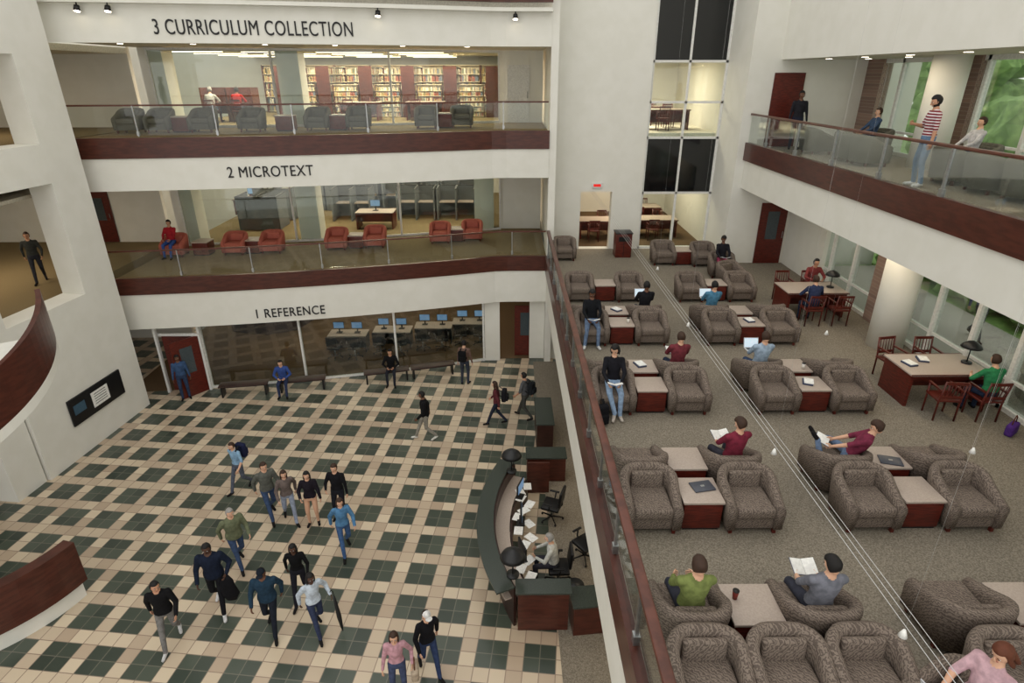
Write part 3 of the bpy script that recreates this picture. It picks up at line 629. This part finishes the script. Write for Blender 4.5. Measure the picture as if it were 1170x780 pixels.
def person(nm,x,y,z,face,pose,top,pants,sk=0,hair='brown',style='short',H=1.75,short=False,female=False,hy=0,hp=-.1,build=1.0,shoe=(30,28,28),jacket=False,legskin=False,**ov):
    k=H/1.75; J=dict(POSES[pose]); J.update(ov)
    S=skinm(sk); TM=cloth(top); PM=cloth(pants) if not legskin else S; SM=cloth(shoe); FM=S if short else TM
    seated=pose in('sit','desk')
    pel=V((0,0,J['pz']*(k if not seated else 1))); le=J['lean']; U=V((0,math.sin(le),math.cos(le))); F=V((0,math.cos(le),-math.sin(le)))
    R=V((1,0,0)); bw=build*(.93 if female else 1); th=.012 if jacket else .004
    segs=[]; mb=MB()
    def cap(p,q,r0,r1,m): vs,fs=capsule(p,q,r0,r1); mb.add(vs,fs,BLACK); segs.append((p,q,r0,r1,m))
    prof=[(-.09,.145,.10),(0,.17,.122),(.08,.165,.12),(.17,.14,.108),(.30,.16,.12),(.42,.178,.115),(.49,.15,.09),(.53,.09,.065),(.57,.06,.055)]
    if female: prof=[(-.09,.15,.105),(0,.178,.122),(.08,.165,.115),(.17,.13,.10),(.30,.15,.122),(.42,.162,.108),(.49,.14,.08),(.53,.08,.06),(.57,.052,.05)]
    P=[pel+U*s*k for s,_,_ in prof]; vs,fs=loft(P,[(r*bw+th)*k for _,r,_ in prof],[(r*bw+th)*k for _,_,r in prof],18,(1,0,0)); mb.add(vs,fs,BLACK)
    for s in (-1,1):
        segs.append((pel+R*s*.06*k+U*(.10 if not jacket else .0)*k,pel+R*s*.07*k+U*.42*k,.115*k*bw,.115*k*bw,TM))
        segs.append((pel+R*s*.06*k-U*.06*k,pel+R*s*.06*k+U*(.02 if not jacket else -.04)*k,.115*k,.115*k,PM))
    nb=pel+U*.55*k; hd=nb+U*.15*k+F*.025*k
    cap(pel+U*.48*k,nb+U*.09*k+F*.012*k,.06*k,.05*k,S)
    segs.append((pel+U*.48*k-R*.1,pel+U*.48*k+R*.1,.075*k,.075*k,TM))
    hands=[]
    for s,w,an in ((1,J['wr'],J['ar']),(-1,J['wl'],J['al'])):
        sh=pel+U*.475*k+R*s*.175*bw*k; w=V(w); w=w*k if not seated else w
        hint=V((s*.5,-.6,-.5)) if not seated else V((s*.8,-.3,-.6))
        el,wr=ik(sh,w,.29*k,.255*k,hint)
        cap(sh-R*s*.05*k-U*.005,sh,.062*k,.06*k,TM)
        cap(sh,el,(.055+th)*k*bw,(.043+th)*k,TM); cap(el,wr,(.041+th*(not short))*k,(.028+th*(not short))*k,FM)
        hands.append((wr,(wr-el).normalized(),s))
        hip=pel+R*s*.092*k; an=V(an); an=an*k if not seated else an
        kn,an=ik(hip,an,.43*k,.42*k,V((s*.12,1,.25)))
        cap(hip,kn,(.088 if not female else .09)*k*bw,.062*k,PM); cap(kn,an,.06*k,(.047 if not legskin else .036)*k,PM)
        tz=.036 if an.z<.4*k else an.z-.05
        f=(V((s*.25,1,0))).normalized()
        if an.z<.4*k: cap(V((an.x,an.y-.02,max(an.z-.05,.042))),V((an.x,an.y,0))+f*.15*k+V((0,0,tz)),.042*k,.036*k,SM)
        else: cap(an,an+f*.1*k+V((0,0,.12)),.042*k,.036*k,SM)
    me=mb.mesh('tmp'); o=bpy.data.objects.new('tmp',me); SC.collection.objects.link(o)
    rm=o.modifiers.new('r','REMESH'); rm.mode='VOXEL'; rm.voxel_size=.015 if y<14 else .02
    sm=o.modifiers.new('s','SMOOTH'); sm.factor=.5; sm.iterations=3
    bpy.context.view_layer.update(); dg=bpy.context.evaluated_depsgraph_get(); em=bpy.data.meshes.new_from_object(o.evaluated_get(dg)); bpy.data.objects.remove(o)
    nv=len(em.vertices); co_=np.empty(nv*3,np.float32); em.vertices.foreach_get('co',co_); co_=co_.reshape(-1,3)
    fcs=[tuple(p.vertices) for p in em.polygons]; cen=np.array([co_[list(f)].mean(0) for f in fcs])
    D=np.full(len(fcs),9.);I=np.zeros(len(fcs),int)
    for i,(p,q,r0,r1,m) in enumerate(segs):
        p=np.array(p);q=np.array(q); d=q-p; t=np.clip(((cen-p)@d)/(d@d+1e-9),0,1); dd=np.linalg.norm(cen-(p+t[:,None]*d),axis=1)-(r0+(r1-r0)*t)
        u=dd<D; D[u]=dd[u]; I[u]=i
    B=MB(); B.V=[tuple(map(float,v)) for v in co_]; B.F=fcs; B.M=[B.mi(segs[i][4]) for i in I]; B.S=[True]*len(fcs)
    HM=Matrix.Translation(hd)@Matrix.Rotation(hy,4,'Z')@Matrix.Rotation(hp,4,'X')@Matrix.Scale(k*1.0,4)
    add_head(B,HM,sk,hair,style)
    for w,d,s in hands:
        tm=V((0,.4,1)) if d.z>-.6 else V((0,1,.2))
        add_hand(B,w,d,tm,s,S,30,.95*k)
    bpy.data.meshes.remove(em); bpy.data.meshes.remove(me)
    ob=B.obj(nm,(x,y,z),math.radians(face-90)); return Matrix.Translation((x,y,z))@Matrix.Rotation(math.radians(face-90),4,'Z')
def put(me,nm,M,l,rz=0,rx=0):
    o=bpy.data.objects.new(nm,me); o.matrix_world=M@Matrix.Translation(l)@Matrix.Rotation(rz,4,'Z')@Matrix.Rotation(rx,4,'X'); SC.collection.objects.link(o); return o
def pack(c):
    b=MB(); m=cloth(c); b.box((0,0,0),(.3,.16,.42),m,0,.05).box((0,-.1,-.07),(.24,.08,.2),m,0,.03)
    for s in (-1,1): b.loft([(s*.09,.07,.17),(s*.1,.17,.24),(s*.1,.29,.15),(s*.11,.28,-.02),(s*.12,.1,-.15)],[.025]*5,[.006]*5,cloth((30,30,30)),6,(1,0,0))
    return b.mesh('backpack')
NAVY=(26,34,52); BLK=(22,22,24); JEAN=(62,80,112); DJ=(40,50,72)
M=person('man_in_black_jacket',-6.92,8.85,0,-70,'walk',BLK,(120,118,116),1,'black','short',1.74,hy=.5,shoe=(200,200,200),jacket=True)
M=person('man_in_navy_jacket',-6.3,9.75,0,-75,'walk2',NAVY,(24,24,28),3,'black','short',1.86,jacket=True,build=1.1,wl=(-.28,.22,1.02),shoe=(220,220,220))
b=MB(); b.loft([(0,0,.12),(0,.01,0),(.02,.0,-.15),(-.02,0,-.4),(0,0,-.55)],[.05,.12,.15,.17,.1],[.04,.06,.07,.06,.03],cloth((20,20,24)),14); put(b.mesh('folded_coat'),'folded_coat',M,(-.3,.28,.95))
person('man_with_green_vest',-6.4,11.0,0,-45,'walk',(112,118,92),JEAN,0,'gray','short',1.72,jacket=True,build=1.12)
person('man_with_cap',-4.95,9.15,0,-80,'walk2',(36,58,76),(30,34,44),2,'black','cap',1.76,jacket=True,build=1.08)
M=person('woman_in_white_hoodie',-4.0,9.1,0,-50,'walk',(196,208,220),(52,60,86),3,'black','long',1.66,female=True,jacket=True,wl=(-.34,.12,.95))
b=MB(); b.loft([(0,0,.0),(0,0,-.1),(0,0,-.5),(0,0,-.75),(0,0,-.86)],[.015,.03,.05,.03,.006],[.015,.03,.05,.03,.006],BLACK,10).loft([(0,0,0),(0,0,.1),(.03,0,.14),(.06,0,.11)],[.01]*4,[.01]*4,BLACK,8,(0,1,0)); put(b.mesh('umbrella'),'umbrella',M,(-.36,.2,.9),0,.25)
person('woman_in_black_top',-4.6,9.95,0,-80,'walk',BLK,(36,36,44),3,'black','long',1.64,female=True)
M=person('woman_with_backpack',-7.5,13.85,0,-110,'walk',(140,176,206),(90,96,110),0,'brown','short',1.62,female=True,short=True); put(pack((34,40,70)),'backpack',M,(0,-.235,1.17))
person('man_in_gray_jacket',-6.25,12.7,0,-50,'walk',(96,98,92),JEAN,0,'brown','short',1.78,jacket=True)
person('woman_in_brown_coat',-5.7,12.55,0,-60,'walk2',(112,100,96),(150,160,180),0,'brown','long',1.64,female=True,jacket=True)
person('woman_in_dark_dress',-5.05,12.4,0,-80,'stand',(34,30,38),(50,42,50),0,'black','long',1.66,female=True,jacket=True,legskin=True,wr=(.2,.25,1.05))
person('man_in_black_sweater',-4.4,12.6,0,-95,'stand',(26,26,30),(34,36,44),0,'brown','short',1.74,wr=(.18,.28,1.1))
M=person('woman_in_blue_jacket',-3.98,11.4,0,-65,'walk',(84,130,170),(66,96,140),0,'brown','long',1.68,female=True,jacket=True)
M=person('man_in_black_hoodie',-2.6,16.35,0,-170,'walk',BLK,(150,146,136),2,'black','short',1.78,jacket=True,shoe=(220,220,215)); 
M=person('woman_with_shoulder_bag',-.35,17.2,0,170,'walk2',(92,44,50),(40,46,62),0,'brown','long',1.66,female=True,jacket=True); put(pack((30,30,34)),'backpack',M,(0,-.25,1.15))
M=person('man_in_gray_shirt',.6,17.6,0,150,'walk',(90,92,96),(74,74,70),1,'black','short',1.76,short=True); put(pack((28,32,36)),'backpack',M,(0,-.235,1.22))
M=person('woman_in_white_cap',-1.55,8.15,0,-60,'walk2',(24,24,28),(52,66,100),0,'brown','capw',1.68,female=True,jacket=True)
M=person('woman_with_handbag',-2.05,7.65,0,-80,'stand',(196,150,160),(70,80,110),0,'brown','long',1.66,female=True,wl=(-.3,.1,.95))
def hbag(c):
    b=MB(); b.box((0,0,0),(.34,.14,.24),cloth(c),0,.04); b.loft([(-.1,0,.1),(-.08,0,.24),(0,0,.3),(.08,0,.24),(.1,0,.1)],[.01]*5,[.01]*5,cloth((100,60,40)),6,(0,1,0)); return b.mesh('handbag')
put(hbag((176,160,140)),'handbag',M,(-.32,.1,.72),1.57)
inst(hbag((84,50,130)),'handbag',(9.7,9.75,4.485),.6)
inst(pack((24,24,28)),'backpack',(1.85,10.2,4.575),.3)
M=person('librarian_seated',1.05,10.38,.013,170,'desk',(206,206,198),(60,60,70),0,'gray','short',1.74)
person('man_seated_on_bench',-8.2,ey(-8.2,-.42),0,-80,'sit',(60,84,150),(50,60,90),0,'black','short',1.74,lean=.15,pz=.55)
person('person_seated_on_bench',-4.4,ey(-4.4,-.42),0,-85,'sit',BLK,(40,42,52),1,'black','short',1.76,lean=.1,pz=.55)
M=person('man_standing_with_backpack',-1.6,20.1,0,75,'stand',(120,96,86),(60,66,80),0,'black','short',1.8); put(pack((20,22,24)),'backpack',M,(0,-.235,1.25))
person('man_by_door',-11.6,19.05,0,-60,'stand',(60,84,120),(50,64,92),2,'black','short',1.76)
def reader(nm,cx,cy,face,top,pants,book=BOOK,bn='open_book',**kw):
    a=math.radians(face); x=cx-.08*math.cos(a); y=cy-.08*math.sin(a)
    kw.setdefault('hp',-.55); M=person(nm,x,y,4.363,face,'sit',top,pants,**kw)
    if book: put(book,bn,M,(0,.43,.725),0,.35 if bn!='laptop' else 0)
    return M
reader('man_reading_by_railing',2.17,14.24,-90,(24,26,30),(110,130,160),sk=2,hair='black',shoe=(220,220,220),ar=(.2,.5,.09))
reader('student_with_laptop',3.69,15.16,90,(30,30,34),DJ,LAP,'laptop',sk=2,hair='black')
reader('woman_in_black_reading',2.17,10.84,-95,(28,28,34),(150,175,205),sk=0,hair='black',style='long',female=True,shoe=(200,190,180),ar=(-.02,.56,.14),hy=-.3)
reader('man_in_maroon_polo',3.69,11.76,90,(116,52,60),DJ,sk=0,hair='brown',short=True)
reader('student_in_blue_shirt',5.49,15.16,90,(80,130,160),DJ,LAP,'laptop',sk=0,hair='black')
reader('student_in_light_shirt',5.49,11.76,90,(160,180,200),JEAN,LAP,'laptop',sk=0,hair='brown')
reader('man_in_maroon_shirt',3.69,8.31,100,(124,44,62),(60,60,70),sk=0,hair='brown',short=True,hy=.5)
reader('woman_lounging_with_book',5.6,8.31,150,(120,48,70),(110,130,160),sk=0,hair='brown',female=True,short=True,lean=-.45,ar=(.1,.55,.72),al=(-.12,.5,.78))
reader('man_reading_in_gray',3.69,5.31,90,(118,120,130),(60,62,74),sk=0,hair='black',short=True,hy=.4)
reader('student_in_green',2.17,5.31,90,(120,132,76),(60,62,74),None,sk=0,hair='brown')
reader('woman_with_laptop',4.6,3.96,-165,(206,170,178),(120,120,128),LAP,'laptop',sk=0,hair='red',style='long',female=True,short=True)
reader('woman_in_pink_trousers',7.35,19.75,-95,(30,30,36),(150,60,90),sk=2,hair='black',female=True)
person('student_in_green_shirt',9.55,10.33,4.363,90,'desk',(50,130,84),DJ,0,'brown','short',1.7,short=True)
person('student_at_study_table',8.4,15.35,4.363,90,'desk',(50,60,90),DJ,0,'brown','short',1.72)
person('student_at_table_by_window',9.2,17.25,4.363,-90,'desk',(130,60,60),DJ,1,'black','short',1.7)
person('pedestrian_outside',12.3,14.4,4.34,-90,'walk',(70,90,140),DJ,0,'brown','short',1.75)
STR=stripemat('striped_polo',(120,34,44),(214,206,208),5.5)
per=person('man_in_striped_polo',9.0,13.35,8.463,170,'stand',STR,(110,136,166),1,'black','beard',1.86,short=True,shoe=(225,225,225),wr=(.2,.26,1.2),hp=-.4)
person('person_seated_in_gray',10.8,14.45,8.463,180,'sit',(200,200,204),DJ,0,'brown','short',1.72)
person('person_seated_in_blue',10.8,18.6,8.463,180,'sit',(70,90,120),DJ,0,'brown','short',1.72)
person('person_standing_by_door',9.4,20.5,8.463,-100,'stand',(40,40,46),(40,44,60),2,'black','short',1.78)
person('person_on_corridor',-15.6,19.3,4.35,-60,'walk',(60,62,60),(50,52,60),1,'brown','short',1.75)
person('person_in_dark_clothes',-14.15,18.6,8.85,-20,'stand',BLK,BLK,3,'black','short',1.78)
person('reader_with_red_jacket',-12.75,ey(-12.75,3.12),4.363,-88,'sit',(170,40,50),(60,90,160),1,'black','short',1.72)
person('reader_in_white',-12.3,26.9,8.863,90,'desk',(206,206,206),DJ,0,'gray','short',1.74)
person('reader_in_red',-11.2,26.9,8.863,90,'desk',(176,50,50),DJ,2,'black','short',1.74)
# ---------------------------------------------------------------- lights
w=bpy.data.worlds.new('sky'); SC.world=w; w.use_nodes=True
w.node_tree.nodes['Background'].inputs[0].default_value=(1,.975,.93,1); w.node_tree.nodes['Background'].inputs[1].default_value=1.38
def area(nm,loc,sx,sy,pw,col=(1,.84,.62),rot=(0,0,0)):
    l=bpy.data.lights.new(nm,'AREA'); l.shape='RECTANGLE'; l.size=sx; l.size_y=sy; l.energy=pw; l.color=col
    o=bpy.data.objects.new(nm,l); o.location=loc; o.rotation_euler=rot; SC.collection.objects.link(o)
for y in (26.8,29.5,33):
    area('ceiling_strip_light',(-7,y,11.46),12,.25,560)
    area('ceiling_strip_light',(-7,y,7.28),12,.25,300)
    area('ceiling_strip_light',(-6,y-3,2.56),12,.25,75)
area('ceiling_panel_light',(5.5,26.5,7.9),2,2,220); area('ceiling_panel_light',(5.5,26.5,11.2),2,2,240)
area('ceiling_panel_light',(-17.5,18,7.35),1,6,150); area('ceiling_panel_light',(-17.5,18,11.3),1,6,150)
area('ceiling_panel_light',(3.5,11,2.55),1,10,80)
area('ceiling_panel_light',(10.0,13,11.1),.3,10,60); area('ceiling_panel_light',(9.0,13,7.04),.3,10,50)
c=bpy.data.cameras.new('camera'); c.sensor_width=36; c.lens=684/1170*36; c.clip_end=300
co=bpy.data.objects.new('camera',c); SC.collection.objects.link(co); co.location=(0,0,10.7)
co.rotation_euler=(math.radians(66),0,math.radians(-.5)); SC.camera=co
